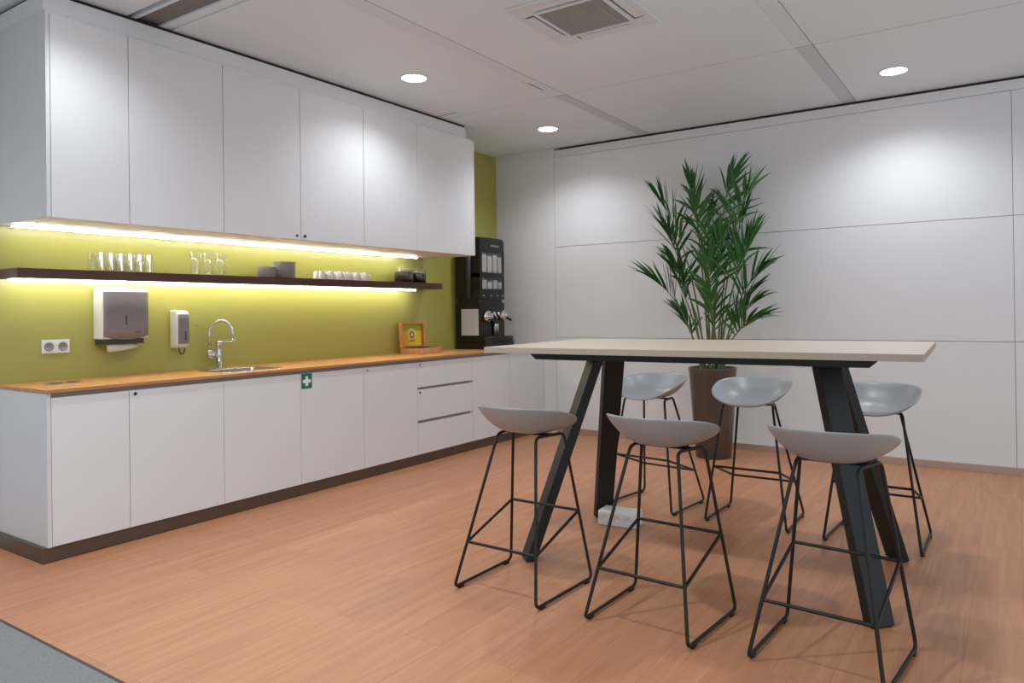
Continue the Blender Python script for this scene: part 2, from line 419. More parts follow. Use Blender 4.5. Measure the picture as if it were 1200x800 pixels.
for k in range(0, 15):
    a = PI - PI * k / 14 * 1.0
    d = Vector((.78, .62, 0)).normalized()
    q = Vector((tx, ty - .07, ZW + .245)) + d * (R + R * math.cos(a)) + Vector((0, 0, R * 1.18 * math.sin(a)))
    path.append(tuple(q))
e = Vector(path[-1]); path.append(tuple(e + Vector((0.004, .003, -.035))))
bm = bmesh.new(); sweep(bm, path, .0105, 14); sp = obj('spout', bm, 'chrome', t)
bm = bmesh.new(); lathe(bm, [(0, 0), (.0125, 0), (.0125, .028), (0, .028)], 18, (e.x + .004, e.y + .003, e.z - .06)); obj('aerator', bm, 'chrome', sp)
bm = bmesh.new(); sweep(bm, fillet([(tx, ty, ZW + .175), (tx + .02, ty + .015, ZW + .19), (tx + .075, ty + .055, ZW + .186)], .02), .005, 10, taper=lambda s: 1.3 - .5 * s); obj('lever', bm, 'chrome', t)

# ------------------------------------------------------------------ wall cabinets
wall_lab = ['narrow white wall cabinet at the left end, brightly lit by a downlight', 'second tall white wall cabinet from the left, above the glass tumblers',
            'white wall cabinet with a small black lock at its bottom right corner', 'white wall cabinet with a small black lock at its bottom left corner',
            'fifth white wall cabinet from the left, above the espresso cups', 'widest white wall cabinet at the right end beside the coffee machine']
ys_ = [-4.796, -4.39, -3.796, -3.196, -2.595, -1.986, -1.225]
ZU0, ZU1 = 1.789, 2.8436
for i in range(6):
    y0, y1 = ys_[i] + .001, ys_[i + 1] - .001
    t = thing('wall_cabinet', wall_lab[i], 'cabinet', (.3, (y0 + y1) / 2, ZU0), group='white wall cabinets over the green splashback')
    obj('carcass', B((.003, .601, y0, y1, ZU0 + .001, 2.86)), 'white', t)
    if i == 0: obj('end_panel', B((.003, DU, -4.8165, -4.7965, ZU0, 2.86)), 'white_edge', t, bevel=.0015)
    if i == 5: obj('end_panel', B((.003, DU, -1.2245, -1.205, ZU0, 2.8436)), 'white_edge', t, bevel=.0015)
    d = obj('door', B((.602, DU, y0 + .0012, y1 - .0012, ZU0, ZU1)), 'white', t, bevel=.0012)
    if i == 2: lock(d, DU, -3.233, 1.816)['label'] = 'small black lock'
    if i == 3: lock(d, DU, -3.165, 1.816, r=.011)['label'] = 'small black lock'
struct('trim_3', B((.003, .6, -4.8165, -1.30, 2.8605, 2.952)), 'white', bevel=.001)     # filler over the wall cabinets
struct('trim_4', B((.003, .585, -4.8, -1.30, 2.952, ZC)), 'gap')                     # shadow gap over the filler
# LED strip under the wall cabinets
t = thing('led_strip', 'glowing LED strip fixed under the white wall cabinets', 'light strip', (.14, -3.1, ZU0 - .006))
obj('profile', B((.130, .150, -4.79, -1.47, ZU0 - .005, ZU0 - .0003),), 'alu', t)
obj('diffuser', B((.134, .146, -4.788, -1.472, ZU0 - .0145, ZU0 - .0052)), 'led', t)

# ------------------------------------------------------------------ shelf
ZS0, ZS1 = 1.4895, 1.545; SX = .238
tag(obj('wall_shelf', B((.002, SX, -4.803, -1.222, ZS0, ZS1)), 'shelf', bevel=.0015), 'long dark brown wooden shelf on the green wall', 'shelf')
t = thing('led_strip', 'white LED strip under the dark brown shelf', 'light strip', (.11, -3.1, ZS0 - .006))
obj('profile', B((.098, .122, -4.80, -1.46, ZS0 - .004, ZS0 - .0003),), 'alu', t)
obj('diffuser', B((.103, .117, -4.798, -1.462, ZS0 - .014, ZS0 - .0042)), 'led2', t)

# ---- glass tumblers, two rows
def tumbler():
    t = thing('glass_tumbler', '', 'glass', (0, 0, 0), group='glass tumblers on the shelf')
    bm = bmesh.new(); h = .112
    lathe(bm, [(0, 0), (.0265, 0), (.0275, .004), (.031, h), (.0295, h), (.0265, .012), (0, .010)], 24); obj('tumbler_glass', bm, 'glass', t, world=False)
    return t
# each tumbler is a single mesh, so no parts
def single(name, bm, m, label, cat, loc, rz=0, group=None):
    o = obj(name, bm, m); o.location = loc; o.rotation_euler = (0, 0, rz); return tag(o, label, cat, group)
def copy1(o, loc, rz, label):
    c = o.copy(); COL.objects.link(c); c.location = loc; c.rotation_euler = (0, 0, rz); c['label'] = label; return c
bm = bmesh.new(); h = .113
lathe(bm, [(0, 0), (.0235, 0), (.025, .003), (.0275, h), (.026, h + .001), (.0235, .012), (0, .010)], 24)
proto = None
for row, (x, nm) in enumerate(((.165, 'front'), (.100, 'back'))):
    for k in range(6):
        loc = (x, -4.318 + .059 * k - (.028 if row else 0), ZS1)
        lab = f'clear glass tumbler on the shelf, {ORD[k]} from the left in the {nm} row of six'
        if proto is None: proto = single('glass_tumbler', bm, 'glass', lab, 'glass', loc, group='glass tumblers on the shelf')
        else: copy1(proto, loc, 0, lab)
# ---- tall flared glass mugs
def mug_bm():
    bm = bmesh.new()
    lathe(bm, [(0, 0), (.029, 0), (.031, .004), (.032, .066), (.044, .152), (.0425, .153), (.0305, .068), (.0285, .012), (0, .010)], 28)
    sweep(bm, fillet([(.032, 0, .012), (.060, 0, .016), (.064, 0, .070), (.034, 0, .072)], .02), .004, 8)
    return bm
mlabs = [('left tall glass mug of the three flared ones on the shelf', (.15, -3.700, ZS1), 2.4), ('middle tall glass mug of the three flared ones on the shelf', (.15, -3.604, ZS1), .2),
         ('right tall glass mug of the three flared ones on the shelf', (.15, -3.508, ZS1), 1.15)]
m0 = None
for lab, loc, rz in mlabs:
    if m0 is None: m0 = single('glass_mug', mug_bm(), 'glass', lab, 'mug', loc, rz, 'glass mugs on the shelf')
    else: copy1(m0, loc, rz, lab)
# ---- plate stacks
def plate_bm(r, h):
    bm = bmesh.new()
    lathe(bm, [(0, 0), (r * .62, 0), (r * .64, .002), (r * .98, h - .0015), (r, h), (r * .97, h + .001), (r * .62, .005), (0, .004)], 36); return bm
p0 = None; n1 = 9
for k in range(n1):
    lab = f'grey saucer in the low stack on the shelf, {ORD[k]} from the bottom'
    loc = (.13, -3.118, ZS1 + k * .0088)
    if p0 is None: p0 = single('saucer', plate_bm(.068, .009), 'ceramicgrey', lab, 'saucer', loc, group='saucers in the low stack')
    else: copy1(p0, loc, 0, lab)
p0 = None
for k in range(12):
    lab = f'grey plate in the taller stack on the shelf, {ORD[k]} from the bottom'
    loc = (.13, -2.955, ZS1 + k * .0102)
    if p0 is None: p0 = single('plate', plate_bm(.088, .0105), 'ceramicgrey', lab, 'plate', loc, group='plates in the taller stack')
    else: copy1(p0, loc, 0, lab)
# ---- espresso cups, upside down
def cup_bm():
    bm = bmesh.new()
    lathe(bm, [(.039, 0), (.0385, .002), (.036, .03), (.028, .058), (.021, .066), (.0205, .070), (.0165, .070), (.0155, .066), (0, .066)], 28)
    sweep(bm, fillet([(.034, 0, .050), (.058, 0, .046), (.055, 0, .018), (.037, 0, .016)], .014), .0035, 8)
    return bm
c0 = None
for row, (x, nm) in enumerate(((.188, 'front'), (.098, 'back'))):
    for k in range(6):
        loc = (x, -2.640 + .093 * k + (.03 if row else 0), ZS1); rz = random.uniform(-.9, .9) + (PI if row else .4)
        lab = f'white espresso cup upside down on the shelf, {ORD[k]} from the left in the {nm} row'
        if c0 is None: c0 = single('espresso_cup', cup_bm(), 'ceramic', lab, 'cup', loc, rz, 'espresso cups on the shelf')
        else: copy1(c0, loc, rz, lab)
# ---- storage jars
def jar(loc, r, h, fill, lab):
    t = thing('storage_jar', lab, 'jar', loc, group='glass jars on the shelf')
    bm = bmesh.new(); lathe(bm, [(0, 0), (r, 0), (r, h), (r * .9, h + .006), (r * .88, h + .006), (r * .95, h - .002), (r * .95, .006), (0, .006)], 32); obj('jar_glass', bm, 'glass', t, world=False)
    bm = bmesh.new(); rings = lathe(bm, [(0, .0065), (r * .94, .0065), (r * .94, fill * .96), (r * .6, fill), (0, fill * 1.02)], 28)
    for v in bm.verts:
        if v.co.z > .02: v.co += Vector((random.uniform(-.002, .002), random.uniform(-.002, .002), random.uniform(-.003, .003)))
    c = obj('dark_capsules', bm, 'beans', t, world=False)
    bm = bmesh.new(); lathe(bm, [(0, h + .0065), (r * .98, h + .0065), (r * .98, h + .016), (r * .5, h + .02), (.008, h + .022), (.012, h + .034), (.008, h + .044), (0, h + .046)], 28); obj('jar_lid', bm, 'glass', t, world=False)
jar((.135, -1.645, ZS1), .088, .122, .100, 'taller glass jar of dark coffee capsules on the shelf')
jar((.135, -1.452, ZS1), .076, .106, .092, 'shorter glass jar of dark coffee capsules at the shelf end')

# ------------------------------------------------------------------ things on the splashback
t = thing('wall_socket', 'white double socket on the green wall above the worktop', 'socket', (0, -4.511, 1.098))
obj('socket_frame', B((.0003, .009, -4.588, -4.434, 1.058, 1.139)), 'plasticwhite', t, bevel=.003)
for yc in (-4.549, -4.473):
    bm = bmesh.new()
    lathe(bm, [(.027, .0092), (.0265, .0112), (.0215, .0112), (.0205, .0095), (0, .0093)], 28, (0, yc, 1.098), axis='X')
    so = obj('socket_well', bm, 'socketgrey', t)
    bm = bmesh.new()
    for s in (-1, 1): lathe(bm, [(.003, .0095), (.003, .0103), (0, .0103)], 10, (0, yc + s * .0095, 1.098), axis='X')
    obj('contact_hole', bm, 'darkgrey', so)
# paper towel dispenser
t = thing('paper_towel_dispenser', 'white and grey paper towel dispenser on the green wall', 'dispenser', (0, -4.15, 1.25))
y0, y1, z0, z1 = -4.294, -4.008, 1.132, 1.452
bm = bmesh.new(); prism(bm, [(.001, z0), (.108, z0), (.116, z0 + .05), (.118, z1 - .03), (.10, z1 - .004), (.09, z1), (.001, z1)], y0, y1, 'Y'); obj('housing', bm, 'plasticwhite', t, bevel=.006)
bm = bmesh.new()
prof = [(.1185, z0 + .02), (.1225, z0 + .06), (.1235, z0 + .16), (.1205, z1 - .026)]
ny = 11; grid = []
for j in range(ny):
    a = j / (ny - 1); yy = y0 + .004 + (y1 - y0 - .008) * a; dip = -.026 * (1 - (2 * a - 1) ** 2) ** .8
    grid.append([bm.verts.new((px, yy, pz + (dip if q == 0 else 0))) for q, (px, pz) in enumerate(prof)])
for j in range(ny - 1):
    for q in range(3): f = bm.faces.new((grid[j][q], grid[j + 1][q], grid[j + 1][q + 1], grid[j][q + 1])); f.smooth = True
cv = obj('front_cover', bm, 'dispgrey', t); md = cv.modifiers.new('thick', 'SOLIDIFY'); md.thickness = .006; md.offset = -1
obj('fill_window', B((.1225, .1243, -4.1575, -4.149, 1.222, 1.275)), 'darkgrey', cv)
bm = bmesh.new()
for k in range(7): box(bm, .1215, .1232, -4.098 + k * .006, -4.0935 + k * .006, 1.168, 1.1725)
obj('lettering', bm, 'darkgrey', cv)['label'] = 'tiny dark lettering'
obj('outlet_mouth', B((.004, .098, y0 + .008, y1 - .022, z0 - .032, z0 + .002)), 'darkgrey', t)
bm = bmesh.new(); ring = []
for j in range(9):
    a = j / 8; yy = -4.262 + .19 * a; w = .004 * math.sin(a * 9)
    ring.append([bm.verts.new((.085 + w, yy, 1.105)), bm.verts.new((.100 + w, yy, 1.08)), bm.verts.new((.106 + w, yy, 1.052 + .030 * a * a))])
for A, C in zip(ring, ring[1:]):
    for q in range(2): f = bm.faces.new((A[q], C[q], C[q + 1], A[q + 1])); f.smooth = True
pt = obj('paper_towel', bm, 'paper', t); md = pt.modifiers.new('thick', 'SOLIDIFY'); md.thickness = .004
# soap dispenser
t = thing('soap_dispenser', 'slim white soap dispenser on the green wall left of the tap', 'dispenser', (0, -3.755, 1.18))
y0, y1, z0, z1 = -3.80, -3.712, 1.05, 1.312
bm = bmesh.new(); prism(bm, [(.001, z0), (.07, z0 + .006), (.092, z0 + .03), (.094, z1 - .03), (.075, z1 - .005), (.001, z1)], y0, y1, 'Y'); obj('housing', bm, 'plasticwhite', t, bevel=.010)
bm = bmesh.new(); prism(bm, [(.0925, z0 + .03), (.1005, z0 + .05), (.1015, z1 - .06), (.094, z1 - .03)], y0 + .005, y1 - .005, 'Y'); fc = obj('front_cover', bm, 'dispgrey', t, bevel=.003)
obj('sight_glass', B((.1005, .1025, -3.749, -3.741, 1.105, 1.165)), 'darkgrey', fc)
bm = bmesh.new(); sweep(bm, [(.075 + .0 * k, -3.757 + .02 * math.cos(PI + PI * k / 10), 1.052 - .038 * math.sin(PI * k / 10)) for k in range(11)], .004, 8); obj('push_lever', bm, 'darkgrey', t)
# small wall hook above the tap
bm = bmesh.new(); lathe(bm, [(0, 0.0005), (.007, .0005), (.007, .004), (.003, .006), (.003, .014), (.006, .018), (0, .02)], 14, (0, 0, 0), axis='X')
single('wall_hook', bm, 'chrome', 'tiny metal hook on the green wall between soap dispenser and tap', 'hook', (0, -3.60, 1.205))
# worktop outlet
t = thing('worktop_outlet', 'flush metal power outlet let into the worktop at its left end', 'socket', (.265, -4.585, ZW))
bm = bmesh.new(); prism(bm, rrect(.22, .31, -4.675, -4.49, .03), ZW + .0003, ZW + .004); obj('outlet_plate', bm, 'alu', t, bevel=.001)
for yc in (-4.628, -4.537):
    bm = bmesh.new(); lathe(bm, [(.034, ZW + .0042), (.033, ZW + .006), (.028, ZW + .0055), (0, ZW + .0048)], 26, (.265, yc, 0)); obj('outlet_lid', bm, 'darkgrey', t)

# ------------------------------------------------------------------ tea box
t = thing('tea_box', 'open wooden tea box with a yellow printed lid on the worktop', 'box', (.18, -1.475, ZW))
bx0, bx1, by0, by1 = .075, .30, -1.635, -1.325
bz = ZW + .001; bh = .052
obj('box_base', B((bx0, bx1, by0, by1, bz, bz + .008), (bx0, bx1, by0, by0 + .012, bz + .008, bz + bh), (bx0, bx1, by1 - .012, by1, bz + .008, bz + bh),
                 (bx0, bx0 + .012, by0 + .012, by1 - .012, bz + .008, bz + bh), (bx1 - .012, bx1, by0 + .012, by1 - .012, bz + .008, bz + bh),
                 (bx0 + .012, bx1 - .012, -1.535, -1.529, bz + .008, bz + bh - .006), (bx0 + .012, bx1 - .012, -1.432, -1.426, bz + .008, bz + bh - .006)), 'boxwood', t, bevel=.002)
for a, b in ((by0 + .014, -1.537), (-1.527, -1.434), (-1.424, by1 - .014)):
    bm = bmesh.new()
    n = 9
    for k in range(n):
        x = bx0 + .016 + (bx1 - bx0 - .040) * k / (n - 1)
        box(bm, x, x + .007, a + .004, b - .004, bz + .009, bz + bh + random.uniform(-.004, .007))
    obj('tea_sachets', bm, 'sachet', t)
ld = .225; an = math.radians(14)
def lidpt(u, v, w):   # u along y, v up the lid, w out of the lid towards the room
    return (bx0 - .0 + w * math.cos(an) - v * math.sin(an) * .28 + .004, u, bz + bh + .002 + v * math.cos(an * .4) + w * .1)
def lbox(bm, u0, u1, v0, v1, w0, w1):
    vs_ = [bm.verts.new(lidpt(u, v, w)) for (u, v, w) in ((u0,v0,w0),(u1,v0,w0),(u1,v1,w0),(u0,v1,w0),(u0,v0,w1),(u1,v0,w1),(u1,v1,w1),(u0,v1,w1))]
    for q in ((0,3,2,1),(4,5,6,7),(0,1,5,4),(1,2,6,5),(2,3,7,6),(3,0,4,7)): bm.faces.new([vs_[i] for i in q])
bm = bmesh.new()
lbox(bm, by0, by1, 0, ld, -.012, 0); lbox(bm, by0, by0 + .014, 0, ld, 0, .035); lbox(bm, by1 - .014, by1, 0, ld, 0, .035); lbox(bm, by0 + .014, by1 - .014, ld - .014, ld, 0, .035); lbox(bm, by0 + .014, by1 - .014, 0, .010, 0, .035)
lid = obj('box_lid', bm, 'boxwood', t, bevel=.002)
bm = bmesh.new(); lbox(bm, by0 + .02, by1 - .02, .015, .150, .001, .0025); pr = obj('yellow_print', bm, 'yellow', lid)
bm = bmesh.new(); lbox(bm, by0 + .02, by1 - .02, .1505, ld - .02, .001, .0025); obj('lime_print', bm, 'lime', lid)
def ldisc(r0, r1, w, m, nm):
    bm = bmesh.new(); cu, cv_ = -1.478, .115; n = 32
    A = [bm.verts.new(lidpt(cu + r1 * math.cos(2 * PI * k / n), cv_ + r1 * math.sin(2 * PI * k / n), w)) for k in range(n)]
    if r0 == 0: bm.faces.new(A)
    else:
        C = [bm.verts.new(lidpt(cu + r0 * math.cos(2 * PI * k / n), cv_ + r0 * math.sin(2 * PI * k / n), w)) for k in range(n)]
        for k in range(n): bm.faces.new((A[k], A[(k + 1) % n], C[(k + 1) % n], C[k]))
    obj(nm, bm, m, lid)
ldisc(0, .058, .004, 'cream', 'pale_roundel'); ldisc(.020, .033, .005, 'maroon', 'maroon_ring')
bm = bmesh.new(); lbox(bm, -1.515, -1.44, .062, .068, .0042, .005); lbox(bm, -1.505, -1.45, .050, .055, .0042, .005); obj('print_lines', bm, 'maroon', lid)

# ------------------------------------------------------------------ coffee machine
mz = ZW + .001
t = thing('coffee_machine', 'tall black coffee machine with clear bean hoppers in the worktop corner', 'coffee machine', (.2, -.55, mz))
my0, my1 = -.765, -.345
def front(y):  # bowed front
    a = (y - my0) / (my1 - my0); return .018 * (1 - (2 * a - 1) ** 2)
def bowed(bm, x0, x1, y0, y1, z0, z1, n=10, mi=0):
    poly = [(x0, y0)] + [(x1 + front(y0 + (y1 - y0) * k / n), y0 + (y1 - y0) * k / n) for k in range(n + 1)] + [(x0, y1)]
    prism(bm, poly, z0, z1, 'Z', mi)
bm = bmesh.new(); bowed(bm, .03, .335, my0, my1, mz + .125, 1.365); obj('lower_body', bm, 'blackplastic', t, bevel=.004)
bm = bmesh.new(); poly = [(.03, my0 - .004), (.40, my0 - .004), (.47, my0 + .03), (.505, my0 + .10), (.515, -.555), (.505, my1 - .09), (.47, my1 - .02), (.40, my1 + .004), (.03, my1 + .004)]
prism(bm, poly, mz, mz + .075, 'Z'); prism(bm, [(a * 1.0 if a < .1 else a - .012, b) for a, b in poly], mz + .076, mz + .124, 'Z'); dt = obj('base_tray', bm, 'blackplastic', t, bevel=.006)
bm = bmesh.new()
for k in range(9): box(bm, .36, .485, my0 + .06 + k * .036, my0 + .066 + k * .036, mz + .1242, mz + .128)
obj('drip_grid', bm, 'steel', dt)
# upper: back shell with side panel, hopper windows at the front
bm = bmesh.new(); box(bm, .03, .20, my0, my1, 1.395, 2.0); bowed(bm, .20, .338, my0, my1, 1.395, 1.495); bowed(bm, .20, .338, my0, my1, 1.615, 1.662)
bowed(bm, .20, .338, my0, my1, 1.875, 2.0); bowed(bm, .20, .338, my0, my0 + .035, 1.495, 1.875, 2); bowed(bm, .20, .338, my1 - .012, my1, 1.495, 1.875, 2)
bowed(bm, .03, .325, my0 + .004, my1 - .004, 2.0, 2.018); obj('upper_body', bm, 'blackplastic', t, bevel=.003)
bm = bmesh.new(); box(bm, .05, .31, my0 + .01, my1 - .01, 1.365, 1.395); obj('neck', bm, 'blackgloss', t)
for z0, z1 in ((1.497, 1.613), (1.664, 1.873)):
    hw = (my1 - .014 - my0 - .037) / 4
    for k in range(4):
        a = my0 + .037 + hw * k; b = a + hw - .006
        bm = bmesh.new(); bowed(bm, .215, .318, a + .004, b - .004, z0 + .004, z1 - .02 - .02 * (k % 2), 4); hp = obj('hopper', bm, 'hopperfill', t, bevel=.006)
        bm = bmesh.new(); bowed(bm, .323, .332, a, b, z0, z1, 4); obj('hopper_window', bm, 'hopper', hp)
bm = bmesh.new()
for k in range(8): box(bm, .3395 + front(-.60 + k * .018), .3415 + front(-.60 + k * .018), -.60 + k * .018, -.588 + k * .018, 1.928, 1.945)
obj('maker_lettering', bm, 'alu', t)['label'] = 'small silver lettering'
for k in range(4):
    yy = -.715 + k * .108
    bm = bmesh.new(); lathe(bm, [(.0095, .334 + front(yy)), (.0095, .344 + front(yy)), (.006, .347 + front(yy)), (0, .347 + front(yy))], 16, (0, yy, 1.432), axis='X'); obj('hopper_screw', bm, 'steel', t)
# left side: highlight put in as a paler vertical strip above, milky panel below
bm = bmesh.new(); lathe(bm, [(0, 1.41), (.028, 1.41), (.028, 1.985), (0, 1.985)], 20, (.20, my0 - .004, 0)); obj('side_highlight', bm, 'darkgrey', t)
obj('side_panel', B((.10, .315, my0 - .006, my0 + .001, 1.035, 1.30)), 'milkpanel', t, bevel=.003)['label'] = 'pale translucent side panel'
# chrome brew heads, levers, spouts
def knob(y, z, r, x0=.345):
    bm = bmesh.new(); lathe(bm, [(0, x0), (r, x0), (r * 1.05, x0 + .02), (r * .9, x0 + .04), (r * .55, x0 + .045), (r * .5, x0 + .07), (0, x0 + .075)], 26, (0, y, z), axis='X')
    o = obj('brew_head', bm, 'chrome', t)
    bm = bmesh.new(); sweep(bm, [(x0 + .05, y, z - .02), (x0 + .11, y + .01, z - .055)], .012, 12); obj('brew_handle', bm, 'blackgloss', o)
knob(-.675, 1.225, .058); knob(-.405, 1.235, .052)
for yy in (-.575, -.50):
    bm = bmesh.new(); lathe(bm, [(0, .345), (.02, .345), (.022, .375), (.012, .385), (0, .386)], 20, (0, yy, 1.25), axis='X'); sweep(bm, [(.375, yy, 1.25), (.395, yy + .015, 1.20)], .008, 10); obj('steam_valve', bm, 'chrome', t)
for yy in (-.565, -.525):
    bm = bmesh.new(); lathe(bm, [(0, 1.04), (.014, 1.04), (.014, 1.15), (0, 1.15)], 16, (.372, yy, 0)); obj('spout_tube', bm, 'alu', t)
obj('spout_block', B((.352, .385, -.60, -.49, 1.15, 1.185)), 'blackgloss', t, bevel=.004)

# ------------------------------------------------------------------ ceiling fittings
dl_lab = ['ceiling downlight over the left end of the wall cabinets', 'round ceiling downlight near the middle of the wall cabinets', 'round ceiling downlight in the corner by the green wall', 'round ceiling downlight above the white wall at the right',
          'added unseen downlight above the front row of bar stools', 'added unseen downlight over the grey carpet at the left', 'added unseen downlight over the grey carpet in the middle', 'added unseen downlight above the right end of the high table']  # this row: fill lamps out of view, added for brightness
for i, (x, y) in enumerate(DOWNLIGHTS):
    t = thing('ceiling_downlight', dl_lab[i], 'downlight', (x, y, ZC), group='round downlights in the ceiling')
    bm = bmesh.new(); lathe(bm, [(.088, -.0005), (.100, -.0005), (.1005, -.004), (.097, -.007), (.090, -.006), (.088, -.003), (.088, -.0005)], 40); obj('trim_ring', bm, 'acwhite', t, world=False)
    bm = bmesh.new(); lathe(bm, [(0, -.0035), (.088, -.0035)], 40); ln = obj('lens', bm, 'lens', t, world=False)
    L = bpy.data.lights.new('downlight_lamp', 'SPOT'); L.energy = DOWNLIGHT_W[i]; L.color = (.92, .99, 1.05); L.spot_size = math.radians(144); L.spot_blend = .76; L.shadow_soft_size = .045
    lo = bpy.data.objects.new('downlight_lamp', L); COL.objects.link(lo); lo.parent = t; lo.location = (0, 0, -.03)
# air conditioning cassette
cx, cy_ = 2.71, -2.875; h = .327
t = thing('air_conditioner_cassette', 'square white air conditioner cassette with a grey grille in the ceiling', 'air conditioner', (cx, cy_, ZC))
def frame(bm, h0, h1, z0, z1, ox=0, oy=0):
    box(bm, cx - h1 + ox, cx + h1 + ox, cy_ - h1 + oy, cy_ - h0 + oy, z0, z1); box(bm, cx - h1 + ox, cx + h1 + ox, cy_ + h0 + oy, cy_ + h1 + oy, z0, z1)
    box(bm, cx - h1 + ox, cx - h0 + ox, cy_ - h0 + oy, cy_ + h0 + oy, z0, z1); box(bm, cx + h0 + ox, cx + h1 + ox, cy_ - h0 + oy, cy_ + h0 + oy, z0, z1)
bm = bmesh.new(); frame(bm, .200, h, ZC - .014, ZC - .0005); obj('cover_frame', bm, 'acwhite', t, bevel=.004)
bm = bmesh.new(); frame(bm, .197, .218, ZC - .024, ZC - .0142); obj('grille_frame', bm, 'acwhite', t, bevel=.003)
bm = bmesh.new(); box(bm, cx - .196, cx + .196, cy_ - .196, cy_ + .196, ZC - .010, ZC - .004)
for k in range(26):
    a = -.19 + k * .38 / 25; box(bm, cx - .196, cx + .196, cy_ + a - .003, cy_ + a + .003, ZC - .017, ZC - .0105)
for k in range(9):
    a = -.18 + k * .36 / 8; box(bm, cx + a - .002, cx + a + .002, cy_ - .196, cy_ + .196, ZC - .019, ZC - .0172)
obj('air_grille', bm, 'grille', t)
for k in range(4):
    a = k * PI / 2
    def rot(u, v): return (cx + u * math.cos(a) - v * math.sin(a), cy_ + u * math.sin(a) + v * math.cos(a))
    bm = bmesh.new(); prism(bm, [rot(-.19, .225), rot(.19, .225), rot(.175, .235), rot(-.175, .235)], ZC - .0152, ZC - .0143); prism(bm, [rot(-.19, .225), rot(-.175, .235), rot(-.175, .285), rot(-.183, .29)], ZC - .0152, ZC - .0143); obj('air_slot', bm, 'darkgrey', t)
    bm = bmesh.new(); prism(bm, [rot(-.17, .237), rot(.17, .237), rot(.17, .288), rot(-.17, .288)], ZC - .019, ZC - .0144); obj('air_flap', bm, 'acwhite', t, bevel=.003)

# ------------------------------------------------------------------ high table
TA = .0438; TC = (3.448, -2.969); TZ = 1.09
t = thing('high_table', 'tall bar table with a pale top and black splayed legs', 'table', (TC[0], TC[1], 0), TA)
TW, TD = .989, .5735
bm = bmesh.new(); prism(bm, rrect(-TW, TW, -TD, TD, .006, 3), TZ - .028, TZ)
for f in bm.faces:
    f.normal_update()
    f.material_index = 0 if abs(f.normal.z) > .5 else 1
obj('tabletop', bm, ['tabletop', 'tabedge'], t, world=False)
# steel under-frame with mitred (chamfered) ends
fx, fy = .83, .40; z1 = TZ - .0285; z0 = z1 - .040
bm = bmesh.new()
def wedge(bm, y0, y1):
    v = [(-fx, z1), (-fx + .045, z0), (fx - .045, z0), (fx, z1)]
    prism(bm, v, y0, y1, 'Y')
wedge(bm, -fy, -fy + .04); wedge(bm, fy - .04, fy)
for s in (-1, 1):
    box(bm, s * .72 - .02, s * .72 + .02, -fy + .04, fy - .04, z0 + .002, z1)
    box(bm, s * .60 - .11, s * .60 + .11, -fy + .04, fy - .04, z0 - .004, z0 + .014)
box(bm, -.72, .72, -.03, .03, z0 + .004, z1 - .002)
obj('under_frame', bm, 'black', t, world=False, bevel=.0015)
for sx in (-1, 1):
    for sy in (-1, 1):
        top = Vector((sx * .575, sy * .115, z0 - .003)); bot = Vector((sx * .812, sy * .447, 0.006))
        n = Vector((sx, sy, 0)).normalized(); w = Vector((-n.y, n.x, 0))
        bm = bmesh.new(); vs_ = []
        for c, hw in ((bot, .052), (top, .058)):
            for a, b in ((-1, -1), (1, -1), (1, 1), (-1, 1)): vs_.append(bm.verts.new(c + w * hw * a + n * .0265 * b))
        for q in ((0,3,2,1),(4,5,6,7),(0,1,5,4),(1,2,6,5),(2,3,7,6),(3,0,4,7)): bm.faces.new([vs_[i] for i in q])
        lg = obj('leg', bm, 'black', t, world=False, bevel=.002)
        bm = bmesh.new(); vs_ = []
        for c, hw in ((bot - Vector((0, 0, .006)), .045), (bot - Vector((0, 0, .0005)), .045)):
            for a, b in ((-1, -1), (1, -1), (1, 1), (-1, 1)): vs_.append(bm.verts.new(c + w * hw * a + n * .02 * b))
        for q in ((0,3,2,1),(4,5,6,7),(0,1,5,4),(1,2,6,5),(2,3,7,6),(3,0,4,7)): bm.faces.new([vs_[i] for i in q])
        obj('foot_pad', bm, 'blackplastic', lg, world=False)
# white power box at the foot of the rear left leg
t = thing('floor_power_box', 'white power outlet box on the floor by a table leg', 'power box', (2.782, -2.650, 0), .09)
bm = bmesh.new(); prism(bm, [(-.065, .001), (.065, .001), (.065, .086), (-.052, .086), (-.065, .078)], -.116, .116, 'X')
for v in bm.verts: pass
obj('box_housing', bm, 'plasticwhite', t, world=False, bevel=.004)
for k in range(3):
    bm = bmesh.new(); xx = -.074 + k * .074
    lathe(bm, [(.0255, -.0655), (.025, -.0675), (.021, -.0675), (.020, -.066), (0, -.0658)], 24, (xx, 0, .042), axis='Y'); obj('socket_well', bm, 'ceramic', t, world=False)

